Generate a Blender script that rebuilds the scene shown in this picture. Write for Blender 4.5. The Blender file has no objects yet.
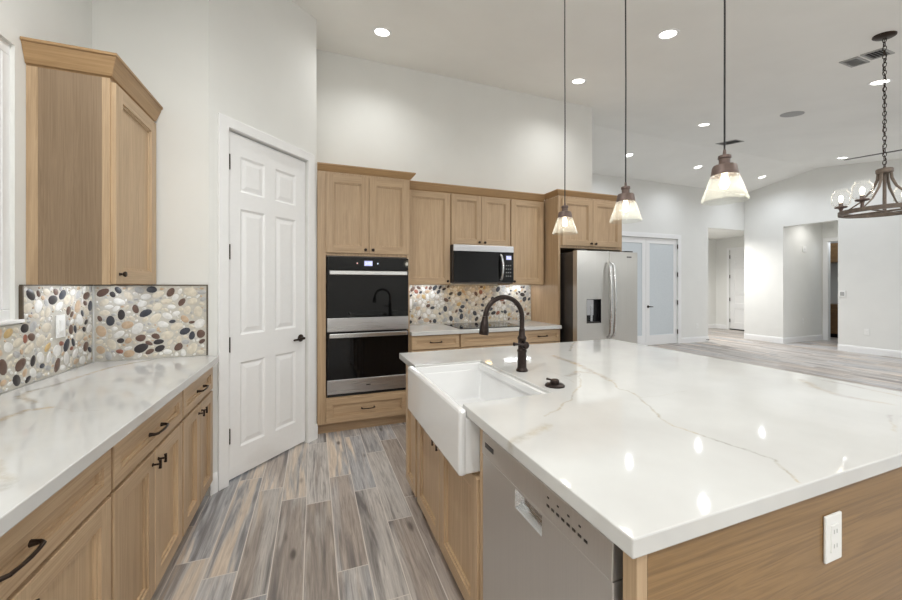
import bpy, bmesh, math, random
from mathutils import Vector, Matrix
random.seed(7)
PI = math.pi
sc = bpy.context.scene
COL = sc.collection

# ------------------------------------------------------------------ camera, world, exposure
YAW = math.atan2(137, 366)
cam = bpy.data.cameras.new('camera'); cam.sensor_width = 36; cam.lens = 366 / 902 * 36
cam.shift_y = -15 / 902; cam.clip_start = 0.02; cam.clip_end = 60
camo = bpy.data.objects.new('camera', cam); COL.objects.link(camo)
camo.location = (0, 0, 1.37); camo.rotation_euler = (PI / 2, 0, -YAW)
sc.camera = camo
w = bpy.data.worlds.new('daylight'); sc.world = w; w.use_nodes = True
w.node_tree.nodes['Background'].inputs['Color'].default_value = (0.72, 0.85, 1.0, 1)
w.node_tree.nodes['Background'].inputs['Strength'].default_value = 0.6
sc.view_settings.view_transform = 'Standard'; sc.view_settings.look = 'None'
sc.view_settings.exposure = -0.42; sc.view_settings.gamma = 1.0
try:
    sc.view_settings.use_curve_mapping = False
    sc.cycles.use_denoising = True; sc.cycles.max_bounces = 10; sc.cycles.diffuse_bounces = 7
    sc.cycles.transparent_max_bounces = 16; sc.cycles.sample_clamp_indirect = 4.0
    sc.cycles.caustics_reflective = False; sc.cycles.caustics_refractive = False
except Exception: pass
SPOT_W = 80.0        # power of one ceiling downlight
COOL = (0.72, 0.765, 0.82)

# ------------------------------------------------------------------ helpers: materials
def lin(c):
    return tuple((x / 255 / 12.92 if x / 255 <= .04045 else ((x / 255 + .055) / 1.055) ** 2.4) for x in c) + (1,)
class NT:
    def __init__(s, name):
        s.m = bpy.data.materials.new(name); s.m.use_nodes = True; s.t = s.m.node_tree
        s.b = s.t.nodes['Principled BSDF']; s.out = s.t.nodes['Material Output']
    def n(s, typ, **kw):
        x = s.t.nodes.new(typ)
        for k, v in kw.items(): setattr(x, k, v)
        return x
    def put(s, sock, v):
        if hasattr(v, 'is_output'): s.t.links.new(v, sock)
        elif v is not None: sock.default_value = v
    def math(s, op, a, b=None, c=None, clamp=False):
        x = s.n('ShaderNodeMath', operation=op); x.use_clamp = clamp
        for i, v in enumerate((a, b, c)): s.put(x.inputs[i], v)
        return x.outputs[0]
    def vec(s, op, a, b=None, scale=None):
        x = s.n('ShaderNodeVectorMath', operation=op)
        s.put(x.inputs[0], a)
        if b is not None: s.put(x.inputs[1], b)
        if scale is not None: s.put(x.inputs['Scale'], scale)
        return x.outputs['Value'] if op in ('DOT_PRODUCT', 'LENGTH', 'DISTANCE') else x.outputs['Vector']
    def coord(s, which='Object'):
        return s.n('ShaderNodeTexCoord').outputs[which]
    def noise(s, vec, scale=5, detail=4, rough=.55, dist=0, color=False):
        x = s.n('ShaderNodeTexNoise'); s.put(x.inputs['Vector'], vec)
        s.put(x.inputs['Scale'], scale); s.put(x.inputs['Detail'], detail)
        s.put(x.inputs['Roughness'], rough); s.put(x.inputs['Distortion'], dist)
        return x.outputs['Color' if color else 'Fac']
    def ramp(s, fac, stops):
        x = s.n('ShaderNodeValToRGB'); s.put(x.inputs[0], fac); r = x.color_ramp
        while len(r.elements) < len(stops): r.elements.new(.5)
        for e, (p, c) in zip(r.elements, stops):
            e.position = p; e.color = c if len(c) == 4 else tuple(c) + (1,)
        return x.outputs[0]
    def mix(s, f, a, b, blend='MIX'):
        x = s.n('ShaderNodeMix', data_type='RGBA', blend_type=blend)
        s.put(x.inputs[0], f); s.put(x.inputs[6], a); s.put(x.inputs[7], b)
        return x.outputs[2]
    def maprange(s, v, a, b, c=0.0, d=1.0, smooth=False):
        x = s.n('ShaderNodeMapRange'); x.interpolation_type = 'SMOOTHSTEP' if smooth else 'LINEAR'
        for i, q in enumerate((v, a, b, c, d)): s.put(x.inputs[i], q)
        return x.outputs[0]
    def mapping(s, v, scale=(1, 1, 1), loc=(0, 0, 0)):
        x = s.n('ShaderNodeMapping'); s.put(x.inputs[0], v); s.put(x.inputs['Scale'], scale); s.put(x.inputs['Location'], loc)
        return x.outputs[0]
    def bump(s, h, strength=.2, dist=.002):
        x = s.n('ShaderNodeBump'); s.put(x.inputs['Height'], h); s.put(x.inputs['Strength'], strength); s.put(x.inputs['Distance'], dist)
        s.t.links.new(x.outputs[0], s.b.inputs['Normal'])
    def set(s, color=None, rough=None, metal=None, **kw):
        s.put(s.b.inputs['Base Color'], color); s.put(s.b.inputs['Roughness'], rough); s.put(s.b.inputs['Metallic'], metal)
        for k, v in kw.items(): s.put(s.b.inputs[k.replace('_', ' ')], v)
        return s.m

M = {}
def plain(name, rgb, rough=.5, metal=0.0, var=.05, scale=30, **kw):
    t = NT(name); c = lin(rgb)
    f = t.noise(t.coord(), scale, 3)
    lo = tuple(x * (1 - var) for x in c[:3]); hi = tuple(min(1, x * (1 + var)) for x in c[:3])
    M[name] = t.set(t.ramp(f, [(.3, lo), (.7, hi)]), rough, metal, **kw); return M[name]
def emit(name, rgb, strength):
    t = NT(name); t.set((.8, .8, .8, 1), .4); t.put(t.b.inputs['Emission Color'], lin(rgb)); t.put(t.b.inputs['Emission Strength'], strength)
    M[name] = t.m; return t.m
def wood(name, axis, dark, light, amt=1.0):
    t = NT(name); co = t.coord(); oi = t.n('ShaderNodeObjectInfo')
    rnd = oi.outputs['Random']
    off = t.n('ShaderNodeCombineXYZ')
    for i, k in enumerate((37.0, 91.0, 53.0)): t.put(off.inputs[i], t.math('MULTIPLY', rnd, k))
    p = t.vec('ADD', co, off.outputs[0])
    s1 = [15, 15, 15]; s1[axis] = .7
    s2 = [190, 190, 190]; s2[axis] = 3.0
    broad = t.noise(t.mapping(p, s1), 1.0, 5, .6, 1.2)
    wave = t.math('FRACT', t.math('MULTIPLY', broad, 7.0))
    wave = t.math('ABSOLUTE', t.math('SUBTRACT', wave, .5))
    fine = t.noise(t.mapping(p, s2), 1.0, 3, .6)
    f = t.math('ADD', t.math('MULTIPLY', wave, .22 * amt), t.math('ADD', t.math('MULTIPLY', broad, .42), t.math('MULTIPLY', fine, .55)))
    f = t.math('ADD', f, t.math('MULTIPLY', t.math('SUBTRACT', rnd, .5), .16))
    M[name] = t.set(t.ramp(f, [(.22, lin(dark)), (.78, lin(light))]), .42)
    t.bump(fine, .08, .001)
    return M[name]

wood('oak_vertical', 2, (150, 123, 94), (200, 173, 140))
wood('oak_horizontal', 0, (150, 123, 94), (200, 173, 140))
wood('oak_end_shaded', 0, (98, 74, 45), (147, 116, 77), 2.0)  # same oak as the doors, with the island end's shade put into its colour
wood('oak_crown', 0, (142, 110, 74), (184, 151, 110))
wood('oak_crown_depth', 1, (142, 110, 74), (184, 151, 110))
wood('oak_depth', 1, (150, 123, 94), (200, 173, 140))
wood('oak_veneer', 2, (112, 92, 70), (154, 131, 106))
plain('paint_wall', (226, 226, 223), .75, var=.015, scale=3)
plain('paint_ceiling', (238, 238, 235), .85, var=.02, scale=2)
plain('paint_trim', (236, 236, 236), .38, var=.01)
plain('dark_void', (22, 20, 18), .8)
plain('steel_dark', (74, 70, 68), .35, .6)
plain('black_glass', (10, 10, 11), .04, 0, Specular_IOR_Level=.3)
plain('black_plastic', (18, 18, 20), .3)
plain('bronze', (52, 43, 40), .34, .75, var=.25, scale=60)
plain('hardware', (50, 38, 30), .38, .7, var=.2, scale=60)
plain('fireclay', (228, 228, 228), .09, 0, var=.008)
plain('plastic_white', (236, 236, 234), .35, var=.01)
plain('socket_grey', (190, 190, 188), .4, var=.01)
plain('grout', (192, 188, 179), .9, var=.05, scale=80)
plain('edge_metal', (92, 80, 66), .4, .5)
plain('vent_grey', (168, 168, 166), .5, .1)
plain('speaker_grey', (168, 168, 168), .8)
plain('driftwood', (98, 86, 76), .6, 0, var=.25, scale=40)
plain('rust_metal', (100, 84, 78), .5, .45, var=.2, scale=50)
plain('fan_dark', (46, 40, 38), .45)
plain('cabinet_brown', (128, 100, 68), .45, var=.15, scale=15)
plain('rubber', (30, 30, 32), .7)
def steel(name, rgb, axis, rough=.3):
    t = NT(name); s = [2, 2, 2]; s = [220, 220, 220]; s[axis] = 1.5
    f = t.noise(t.mapping(t.coord(), s), 1.0, 2)
    c = lin(rgb)
    t.set(t.ramp(f, [(.3, tuple(x * .93 for x in c[:3])), (.7, c)]), t.maprange(f, .3, .7, rough - .04, rough + .05), 1.0)
    t.put(t.b.inputs['Anisotropic'], .5)
    if name == 'steel_dishwasher': t.put(t.b.inputs['Metallic'], .85)
    M[name] = t.m
steel('steel_brushed', (196, 195, 196), 0, .30)
steel('steel_upright', (212, 209, 203), 2, .34)
steel('steel_handle', (208, 208, 208), 0, .24)
steel('steel_dishwasher', (208, 204, 200), 2, .40)
steel('nickel', (150, 150, 152), 2, .3)
emit('lens_glow', (255, 252, 244), 7.0)
emit('bulb_glow', (255, 240, 212), 6.0)
emit('strip_glow', (244, 249, 255), 48.0)
emit('display_blue', (30, 70, 220), .7)
emit('lamp_warm', (255, 206, 130), 26.0)
emit('digit_glow', (190, 220, 255), 1.5)
emit('dot_red', (255, 70, 40), .9)

def clearglass(name, tint, milk, bumpy):
    t = NT(name); nt = t.t; nt.nodes.remove(t.b)   # blown glass with tiny seeds
    tr = t.n('ShaderNodeBsdfTransparent'); tr.inputs[0].default_value = tint
    gl = t.n('ShaderNodeBsdfGlossy'); gl.inputs['Roughness'].default_value = .06
    tl = t.n('ShaderNodeBsdfTranslucent'); tl.inputs[0].default_value = (.86, .85, .80, 1)
    fr = t.n('ShaderNodeFresnel'); fr.inputs[0].default_value = 1.14
    nz = t.noise(t.coord(), 210, 2, .6); seeds = t.maprange(nz, .5, .68, milk * .55, min(1, milk * 2.4))
    lw = t.n('ShaderNodeLayerWeight'); lw.inputs[0].default_value = .5
    edge = t.math('MULTIPLY', t.math('POWER', lw.outputs['Facing'], 4.0), .5)
    seeds = t.math('MAXIMUM', seeds, edge)
    a = t.n('ShaderNodeMixShader'); t.put(a.inputs[0], seeds); nt.links.new(tr.outputs[0], a.inputs[1]); nt.links.new(tl.outputs[0], a.inputs[2])
    b = t.n('ShaderNodeMixShader'); t.put(b.inputs[0], t.math('MINIMUM', fr.outputs[0], .30)); nt.links.new(a.outputs[0], b.inputs[1]); nt.links.new(gl.outputs[0], b.inputs[2])
    if bumpy:
        bp = t.n('ShaderNodeBump'); bp.inputs['Strength'].default_value = .5; bp.inputs['Distance'].default_value = .003
        nt.links.new(nz, bp.inputs['Height']); nt.links.new(bp.outputs[0], gl.inputs['Normal'])
    nt.links.new(b.outputs[0], t.out.inputs[0]); M[name] = t.m
clearglass('seeded_glass', (.97, .97, .95, 1), .085, True)
clearglass('jar_glass', (.985, .985, .985, 1), .02, False)
def window_glass():
    t = NT('window_glass'); t.set((.9, .95, 1, 1), .02); t.put(t.b.inputs['Transmission Weight'], 1.0); t.put(t.b.inputs['IOR'], 1.05); M['window_glass'] = t.m
window_glass()
def frosted():
    t = NT('frosted_glass'); f = t.noise(t.coord(), 40, 3)
    t.set(t.ramp(f, [(.3, lin((208, 215, 219))), (.7, lin((214, 220, 224)))]), .35); t.put(t.b.inputs['Transmission Weight'], .04); M['frosted_glass'] = t.m
frosted()

def floor_mat():
    t = NT('plank_tile'); co = t.coord()
    sp = t.n('ShaderNodeSeparateXYZ'); t.put(sp.inputs[0], co)
    X, Y = sp.outputs[0], sp.outputs[1]
    W, L, G = .148, .915, .0025
    u = t.math('DIVIDE', t.math('ADD', X, .045 + .148 * 200), W); row = t.math('FLOOR', u); fu = t.math('FRACT', u)
    wn = t.n('ShaderNodeTexWhiteNoise', noise_dimensions='1D'); t.put(wn.inputs['W'], row)
    v = t.math('ADD', t.math('DIVIDE', t.math('ADD', Y, 40.0), L), wn.outputs['Value']); col = t.math('FLOOR', v); fv = t.math('FRACT', v)
    idv = t.n('ShaderNodeCombineXYZ'); t.put(idv.inputs[0], row); t.put(idv.inputs[1], col)
    w2 = t.n('ShaderNodeTexWhiteNoise', noise_dimensions='2D'); t.put(w2.inputs['Vector'], idv.outputs[0])
    rid, rcol = w2.outputs['Value'], w2.outputs['Color']
    sr = t.n('ShaderNodeSeparateColor'); t.put(sr.inputs[0], rcol)
    off = t.vec('SCALE', rcol, scale=60.0)
    p = t.vec('ADD', co, off)
    grain = t.noise(t.mapping(p, (70, 3.6, 1)), 1.0, 6, .68, .9)
    swirl = t.noise(t.mapping(p, (13, .9, 1)), 1.0, 4, .55, .7)
    patch = t.noise(t.mapping(p, (8, .6, 1)), 1.0, 3, .5, .3)
    knots = t.n('ShaderNodeTexVoronoi'); t.put(knots.inputs['Vector'], t.mapping(p, (9, 3.2, 1))); knots.inputs['Scale'].default_value = 1.0
    knot = t.maprange(knots.outputs['Distance'], .05, .2, 1.0, 0.0, True)
    knot = t.math('MULTIPLY', knot, t.maprange(patch, .46, .58, 0.0, .85))
    grey = t.ramp(grain, [(.30, lin((130, 126, 123))), (.5, lin((172, 167, 163))), (.78, lin((202, 196, 191)))])
    blue = t.ramp(grain, [(.30, lin((110, 110, 113))), (.6, lin((158, 157, 158))), (.8, lin((184, 182, 180)))])
    tan = t.ramp(grain, [(.28, lin((160, 146, 133))), (.75, lin((206, 193, 178)))])
    brn = t.ramp(grain, [(.31, lin((118, 110, 105))), (.75, lin((174, 163, 154)))])
    c = t.mix(t.maprange(t.math('ADD', patch, t.math('MULTIPLY', t.math('SUBTRACT', sr.outputs[0], .5), .5)), .46, .62), grey, blue)
    c = t.mix(t.maprange(t.math('ADD', swirl, t.math('MULTIPLY', t.math('SUBTRACT', sr.outputs[1], .5), .34)), .60, .70), c, tan)
    c = t.mix(t.maprange(t.math('ADD', patch, t.math('MULTIPLY', t.math('SUBTRACT', sr.outputs[2], .5), .6)), .62, .72), c, brn)
    c = t.mix(t.math('MULTIPLY', t.maprange(swirl, .32, .46, .85, 0.0), 1.0), c, lin((92, 88, 88)))
    c = t.mix(knot, c, lin((70, 62, 58)))
    br = t.math('ADD', 1.06, t.math('MULTIPLY', rid, .42))
    bc = t.n('ShaderNodeCombineColor'); [t.put(bc.inputs[i], br) for i in range(3)]
    c = t.mix(1.0, c, bc.outputs[0], 'MULTIPLY')
    eu = t.math('MULTIPLY', t.math('MINIMUM', fu, t.math('SUBTRACT', 1.0, fu)), W)
    ev = t.math('MULTIPLY', t.math('MINIMUM', fv, t.math('SUBTRACT', 1.0, fv)), L)
    e = t.math('MINIMUM', eu, ev)
    gm = t.math('LESS_THAN', e, G)
    c = t.mix(gm, c, lin((212, 205, 198)))
    t.set(c, t.maprange(grain, .3, .7, .36, .5)); t.bump(t.math('SUBTRACT', t.math('MULTIPLY', grain, .2), gm), .15, .001)
    M['plank_tile'] = t.m
floor_mat()

# quartz with veins: a polyline list in the slab's own coordinates
def atz(px, py, z):
    s_, c_ = math.sin(YAW), math.cos(YAW); u = (px - 451) / 366; v = (285 - py) / 366
    k = (z - 1.37) / v
    return ((u * c_ + s_) * k, (-u * s_ + c_) * k)
def quartz(name, veins, origin):
    t = NT(name); co = t.coord()
    wob = t.vec('SCALE', t.vec('SUBTRACT', t.noise(co, 9, 5, .62, 0, True), (.5, .5, .5)), scale=.06)
    fl = t.vec('MULTIPLY', t.vec('ADD', co, wob), (1, 1, 0))
    total = None
    for pts, wd, st in veins:
        for (a, b) in zip(pts, pts[1:]):
            a = Vector((a[0] - origin[0], a[1] - origin[1], 0)); b = Vector((b[0] - origin[0], b[1] - origin[1], 0)); d = b - a
            if d.length < 1e-4: continue
            pa = t.vec('SUBTRACT', fl, tuple(a))
            k = t.math('DIVIDE', t.vec('DOT_PRODUCT', pa, tuple(d)), d.length_squared, clamp=True)
            dist = t.vec('LENGTH', t.vec('SUBTRACT', pa, t.vec('SCALE', tuple(d), scale=k)))
            mk = t.maprange(dist, 0.0, wd, st, 0.0, True)
            total = mk if total is None else t.math('MAXIMUM', total, mk)
    brk = t.maprange(t.noise(co, 34, 5, .75), .36, .62, .25, 1.0)
    total = t.math('MULTIPLY', total, brk)
    cloud = t.noise(co, 2.2, 4)
    base = t.ramp(cloud, [(.35, lin((199, 198, 196))), (.65, lin((209, 209, 207)))])
    tint = t.ramp(t.noise(co, 6, 2), [(.4, lin((150, 146, 138))), (.62, lin((188, 168, 132)))])
    t.set(t.mix(total, base, tint), .06); t.put(t.b.inputs['Specular IOR Level'], .5)
    M[name] = t.m
def pix(*ps): return [atz(x, y, .914) for x, y in ps]
ISL_O = (1.44, 1.46)
quartz('quartz_island', [
    (pix((574, 342), (572, 346), (569, 351)), .014, .7),
    (pix((554, 356), (565, 359.5), (577, 364)), .034, .95),
    (pix((577, 364), (592, 372), (610, 380)), .030, .85),
    (pix((569, 376), (577, 371), (592, 373.5)), .026, .7),
    (pix((610, 380), (620, 389), (630, 391), (640, 397), (650, 407), (662, 419), (677, 427), (700, 435), (714, 439), (745, 450), (776, 461), (786, 471), (797, 481)), .008, .68),
    (pix((577, 371), (580, 379), (580, 386), (570, 399), (559, 409), (546, 416)), .008, .6),
    (pix((545, 426), (530, 434), (512, 442)), .030, .55),
    (pix((528, 372), (545, 371), (560, 374), (574, 382)), .004, .4),
    (pix((640, 397), (665, 395), (690, 391)), .004, .22),
    (pix((803, 380), (814, 387), (839, 395), (864, 400), (885, 403)), .03, .5),
    (pix((827, 381), (852, 386), (877, 391), (905, 397)), .02, .5),
    (pix((890, 415), (892, 424), (897, 432)), .008, .4),
], ISL_O)
LFT_O = (-.905, 1.5)
quartz('quartz_left', [
    (pix((165, 357), (150, 360), (112, 367), (82, 376), (50, 386), (28, 392), (19, 396)), .026, .85),
    (pix((19, 396), (30, 400), (36, 403)), .02, .75),
    (pix((48, 408), (25, 411), (0, 420), (-25, 432)), .028, .85),
    (pix((48, 408), (75, 411), (100, 410)), .004, .35),
    (pix((-6, 462), (2, 470), (6, 480), (0, 490)), .022, .6),
], LFT_O)
quartz('quartz_back', [([(.95, 3.9), (1.2, 3.7), (1.35, 3.6)], .01, .4), ([(2.2, 3.55), (2.45, 3.8), (2.6, 3.9)], .01, .35)], (1.757, 3.76))

PEB = [('pebble_cream', (208, 200, 184), 30), ('pebble_white', (220, 219, 216), 26), ('pebble_tan', (188, 164, 138), 14), ('pebble_grey', (172, 172, 172), 13),
       ('pebble_slate', (60, 62, 70), 14), ('pebble_brown', (98, 76, 66), 11), ('pebble_rust', (142, 92, 76), 2.5), ('pebble_ochre', (188, 162, 114), 3), ('pebble_charcoal', (50, 46, 48), 8)]
for n_, c_, _k in PEB: plain(n_, c_, .28, var=.12, scale=50)

# ------------------------------------------------------------------ helpers: meshes and objects
def BM(): return bmesh.new()
def box(bm, x0, x1, y0, y1, z0, z1, bev=0.0, mat=0, seg=2):
    g = bmesh.ops.create_cube(bm, size=1.0); vs = g['verts']
    for v in vs: v.co = Vector(((x0 + x1) / 2 + v.co.x * (x1 - x0), (y0 + y1) / 2 + v.co.y * (y1 - y0), (z0 + z1) / 2 + v.co.z * (z1 - z0)))
    fs = set(f for v in vs for f in v.link_faces)
    for f in fs: f.material_index = mat
    if bev > 0:
        es = list(set(e for v in vs for e in v.link_edges))
        r = bmesh.ops.bevel(bm, geom=es, offset=bev, segments=seg, profile=.5, affect='EDGES')
        for f in r['faces']: f.material_index = mat
    return bm
def prism(bm, pts, z0, z1, bev=0.0, mat=0, axis='z'):
    def P(p, h):
        return (p[0], p[1], h) if axis == 'z' else ((h, p[0], p[1]) if axis == 'x' else (p[0], h, p[1]))
    lo = [bm.verts.new(P(p, z0)) for p in pts]; hi = [bm.verts.new(P(p, z1)) for p in pts]
    n = len(pts); fs = [bm.faces.new(lo[::-1]), bm.faces.new(hi)]
    for i in range(n): fs.append(bm.faces.new((lo[i], lo[(i + 1) % n], hi[(i + 1) % n], hi[i])))
    for f in fs: f.material_index = mat
    bmesh.ops.recalc_face_normals(bm, faces=fs)
    if bev > 0:
        es = list(set(e for f in fs for e in f.edges))
        bmesh.ops.bevel(bm, geom=es, offset=bev, segments=2, profile=.5, affect='EDGES')
    return bm
def lathe(bm, prof, seg=28, origin=(0, 0, 0), closed=False, mat=0, rot=None):
    rings = []; new = []
    for r, z in prof:
        ring = []
        if r < 1e-5: ring = [bm.verts.new((0, 0, z))]
        else:
            for i in range(seg):
                a = 2 * PI * i / seg; ring.append(bm.verts.new((r * math.cos(a), r * math.sin(a), z)))
        rings.append(ring); new += ring
    pairs = list(zip(rings, rings[1:])) + ([(rings[-1], rings[0])] if closed else [])
    for a, b in pairs:
        for i in range(seg):
            j = (i + 1) % seg
            if len(a) == 1 and len(b) == 1: continue
            if len(a) == 1: f = (a[0], b[j], b[i])
            elif len(b) == 1: f = (a[i], a[j], b[0])
            else: f = (a[i], a[j], b[j], b[i])
            try: bm.faces.new(f).material_index = mat
            except ValueError: pass
    if not closed:
        for ring in (rings[0], rings[-1]):
            if len(ring) > 2:
                try: bm.faces.new(ring).material_index = mat
                except ValueError: pass
    mx = Matrix.Translation(origin) @ (rot if rot is not None else Matrix.Identity(4))
    for v in new: v.co = mx @ v.co
    for f in set(f for v in new for f in v.link_faces): f.smooth = True
    bmesh.ops.recalc_face_normals(bm, faces=list(set(f for v in new for f in v.link_faces)))
    return bm
def tube(bm, pts, rad, seg=12, closed=False, mat=0, flat=1.0):
    pts = [Vector(p) for p in pts]; n = len(pts); rings = []
    rads = rad if isinstance(rad, (list, tuple)) else [rad] * n
    up = Vector((0, 0, 1)); prev = None
    for i, p in enumerate(pts):
        a = pts[(i - 1) % n] if (closed or i > 0) else p; b = pts[(i + 1) % n] if (closed or i < n - 1) else p
        d = (b - a).normalized()
        if prev is None:
            nrm = d.orthogonal() if abs(d.dot(up)) > .9 else up.cross(d)
            if abs(d.dot(up)) > .9: nrm = Vector((1, 0, 0)) - d * d.x
        else: nrm = prev - d * prev.dot(d)
        nrm.normalize(); prev = nrm; bn = d.cross(nrm)
        rings.append([bm.verts.new(p + (nrm * math.cos(2 * PI * k / seg) + bn * math.sin(2 * PI * k / seg) * flat) * rads[i]) for k in range(seg)])
    fs = []
    for i in range(n if closed else n - 1):
        A, B = rings[i], rings[(i + 1) % n]
        for k in range(seg): fs.append(bm.faces.new((A[k], A[(k + 1) % seg], B[(k + 1) % seg], B[k])))
    if not closed: fs += [bm.faces.new(rings[0][::-1]), bm.faces.new(rings[-1])]
    for f in fs: f.material_index = mat; f.smooth = True
    bmesh.ops.recalc_face_normals(bm, faces=fs)
    return bm
def slab(bm, w, h, t, xs, zs, cells, prof, matf=lambda i, j: 0, x0=0, z0=0, y0=0, inner=None):
    """A board facing -y whose front is a grid; cells (i,j) are sunk by a moulding profile [(inset, depth)...]. One connected mesh."""
    c = .002; xs = [0] + xs + [w]; zs = [0] + zs + [h]
    cl = lambda v, m: min(max(v, c), m - c)
    V = [[bm.verts.new((x0 + cl(x, w), y0, z0 + cl(z, h))) for z in zs] for x in xs]
    nf = []
    for i in range(len(xs) - 1):
        for j in range(len(zs) - 1):
            q = [V[i][j], V[i + 1][j], V[i + 1][j + 1], V[i][j + 1]]
            if (i, j) in cells:
                X0, X1, Z0, Z1 = q[0].co.x, q[1].co.x, q[0].co.z, q[2].co.z; cur = q
                for ins, dep in prof:
                    nx = [bm.verts.new((a, y0 + dep, b)) for a, b in ((X0 + ins, Z0 + ins), (X1 - ins, Z0 + ins), (X1 - ins, Z1 - ins), (X0 + ins, Z1 - ins))]
                    for k in range(4):
                        f = bm.faces.new((cur[k], cur[(k + 1) % 4], nx[(k + 1) % 4], nx[k])); f.material_index = matf(i, j) if inner is None else inner; nf.append(f)
                    cur = nx
                f = bm.faces.new(cur); f.material_index = matf(i, j) if inner is None else inner; nf.append(f)
            else:
                f = bm.faces.new(q); f.material_index = matf(i, j); nf.append(f)
    nx_, nz_ = len(xs), len(zs)
    loop = [(i, 0) for i in range(nx_)] + [(nx_ - 1, j) for j in range(1, nz_)] + [(i, nz_ - 1) for i in range(nx_ - 2, -1, -1)] + [(0, j) for j in range(nz_ - 2, 0, -1)]
    A = [V[i][j] for i, j in loop]
    B = [bm.verts.new((x0 + xs[i], y0 + c, z0 + zs[j])) for i, j in loop]
    C = [bm.verts.new((x0 + xs[i], y0 + t, z0 + zs[j])) for i, j in loop]
    n = len(loop)
    for P, Q in ((A, B), (B, C)):
        for k in range(n): nf.append(bm.faces.new((P[k], Q[k], Q[(k + 1) % n], P[(k + 1) % n])))
    nf.append(bm.faces.new(C[::-1]))
    bmesh.ops.recalc_face_normals(bm, faces=nf)
    return bm
def obj(name, bm, mats, parent=None, loc=None, rz=None, smooth=True):
    bmesh.ops.remove_doubles(bm, verts=bm.verts, dist=1e-6)
    me = bpy.data.meshes.new(name)
    if smooth:
        for e in bm.edges: e.smooth = (len(e.link_faces) == 2 and e.calc_face_angle(3.2) < .61)
    bm.to_mesh(me); bm.free()
    for m in ([mats] if isinstance(mats, str) else mats): me.materials.append(M[m])
    o = bpy.data.objects.new(name, me); COL.objects.link(o)
    if parent is not None: o.parent = parent
    if loc is not None: o.location = loc
    if rz is not None: o.rotation_euler = (0, 0, rz)
    return o
def tag(o, label, cat, group=None, kind=None):
    o['label'] = label; o['category'] = cat
    if group: o['group'] = group
    if kind: o['kind'] = kind
    return o
def thing(name, label, cat, loc=(0, 0, 0), rz=0.0, group=None):
    o = bpy.data.objects.new(name, None); o.empty_display_size = .1; COL.objects.link(o)
    o.location = loc; o.rotation_euler = (0, 0, rz); return tag(o, label, cat, group)
def struct(name, bm, mats, parent=None, loc=None, rz=None, label=None):
    o = obj(name, bm, mats, parent, loc, rz)
    if parent is None: o['kind'] = 'structure'
    if label: o['label'] = label
    return o
def dup(o, loc, label=None, rz=None, parent=None):
    c = o.copy(); COL.objects.link(c)
    if parent is not None: c.parent = parent
    else:
        c.location = loc
        if rz is not None: c.rotation_euler = (0, 0, rz)
        if label: c['label'] = label
    for ch in list(o.children): dup(ch, None, parent=c)
    return c
def CZ(y): return 3.935 - .155 * abs(y - 4.7)

# ------------------------------------------------------------------ the setting
WL, WE, WK, WF, WR = -1.235, 2.785, 4.08, 6.15, 10.33      # left wall x, end wall y, kitchen wall y, far wall y, right wall x
TOP = 4.15
struct('floor', box(BM(), -1.5, 14, -3, 8.3, -.1, 0), 'plank_tile')
struct('ceiling', prism(BM(), [(-3, CZ(-3)), (4.7, CZ(4.7)), (6.4, CZ(6.4)), (6.4, 4.3), (-3, 4.3)], -1.5, 10.6, axis='x'), 'paint_ceiling')
bm = BM()                                                    # left wall with its window opening
WY0, WY1, WZ0, WZ1 = 1.15, 2.185, 1.213, 2.425
for a in ((-3, WY0, 0, TOP), (WY1, WE + .15, 0, TOP), (WY0, WY1, 0, WZ0), (WY0, WY1, WZ1, TOP)): box(bm, WL - .15, WL, a[0], a[1], a[2], a[3])
struct('wall_left', bm, 'paint_wall')
struct('wall_end', box(BM(), WL, -.641, WE, WE + .12, 0, TOP), 'paint_wall')
A, B = Vector((-.641, 2.785)), Vector((.021, 3.49)); DL = (B - A).length; DA = math.atan2(B.y - A.y, B.x - A.x)
def diag(o): o.location = (A.x, A.y, 0); o.rotation_euler = (0, 0, DA); return o
bm = BM()
D0, D1, DH = .128, .856, 2.445
for a in ((0, D0, 0, TOP), (D1, DL, 0, TOP), (D0, D1, DH, TOP)): box(bm, a[0], a[1], 0, .12, a[2], a[3])
diag(struct('wall_pantry', bm, 'paint_wall'))
struct('wall_pantry_return', box(BM(), -.10, .021, 3.49, WK + .15, 0, TOP), 'paint_wall')
struct('wall_kitchen', box(BM(), .021, 3.625, WK, WK + .15, 0, TOP), 'paint_wall')
struct('wall_kitchen_return', box(BM(), 3.50, 3.625, WK + .15, WF, 0, TOP), 'paint_wall')
bm = BM(); FD0, FD1, FDH = 6.02, 7.955, 2.44
for a in ((3.5, FD0, 0, TOP), (FD1, 8.985, 0, TOP), (FD0, FD1, FDH, TOP), (8.985, WR + .12, 2.77, TOP)): box(bm, a[0], a[1], WF, WF + .15, a[2], a[3])
struct('wall_far', bm, 'paint_wall')
bm = BM(); N0, N1, NH = 4.36, 5.32, 2.74
for a in ((N1, WF, 0, TOP), (-3, N0, 0, TOP), (N0, N1, NH, TOP)): box(bm, WR, WR + .14, a[0], a[1], a[2], a[3])
struct('wall_right', bm, 'paint_wall')
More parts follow.
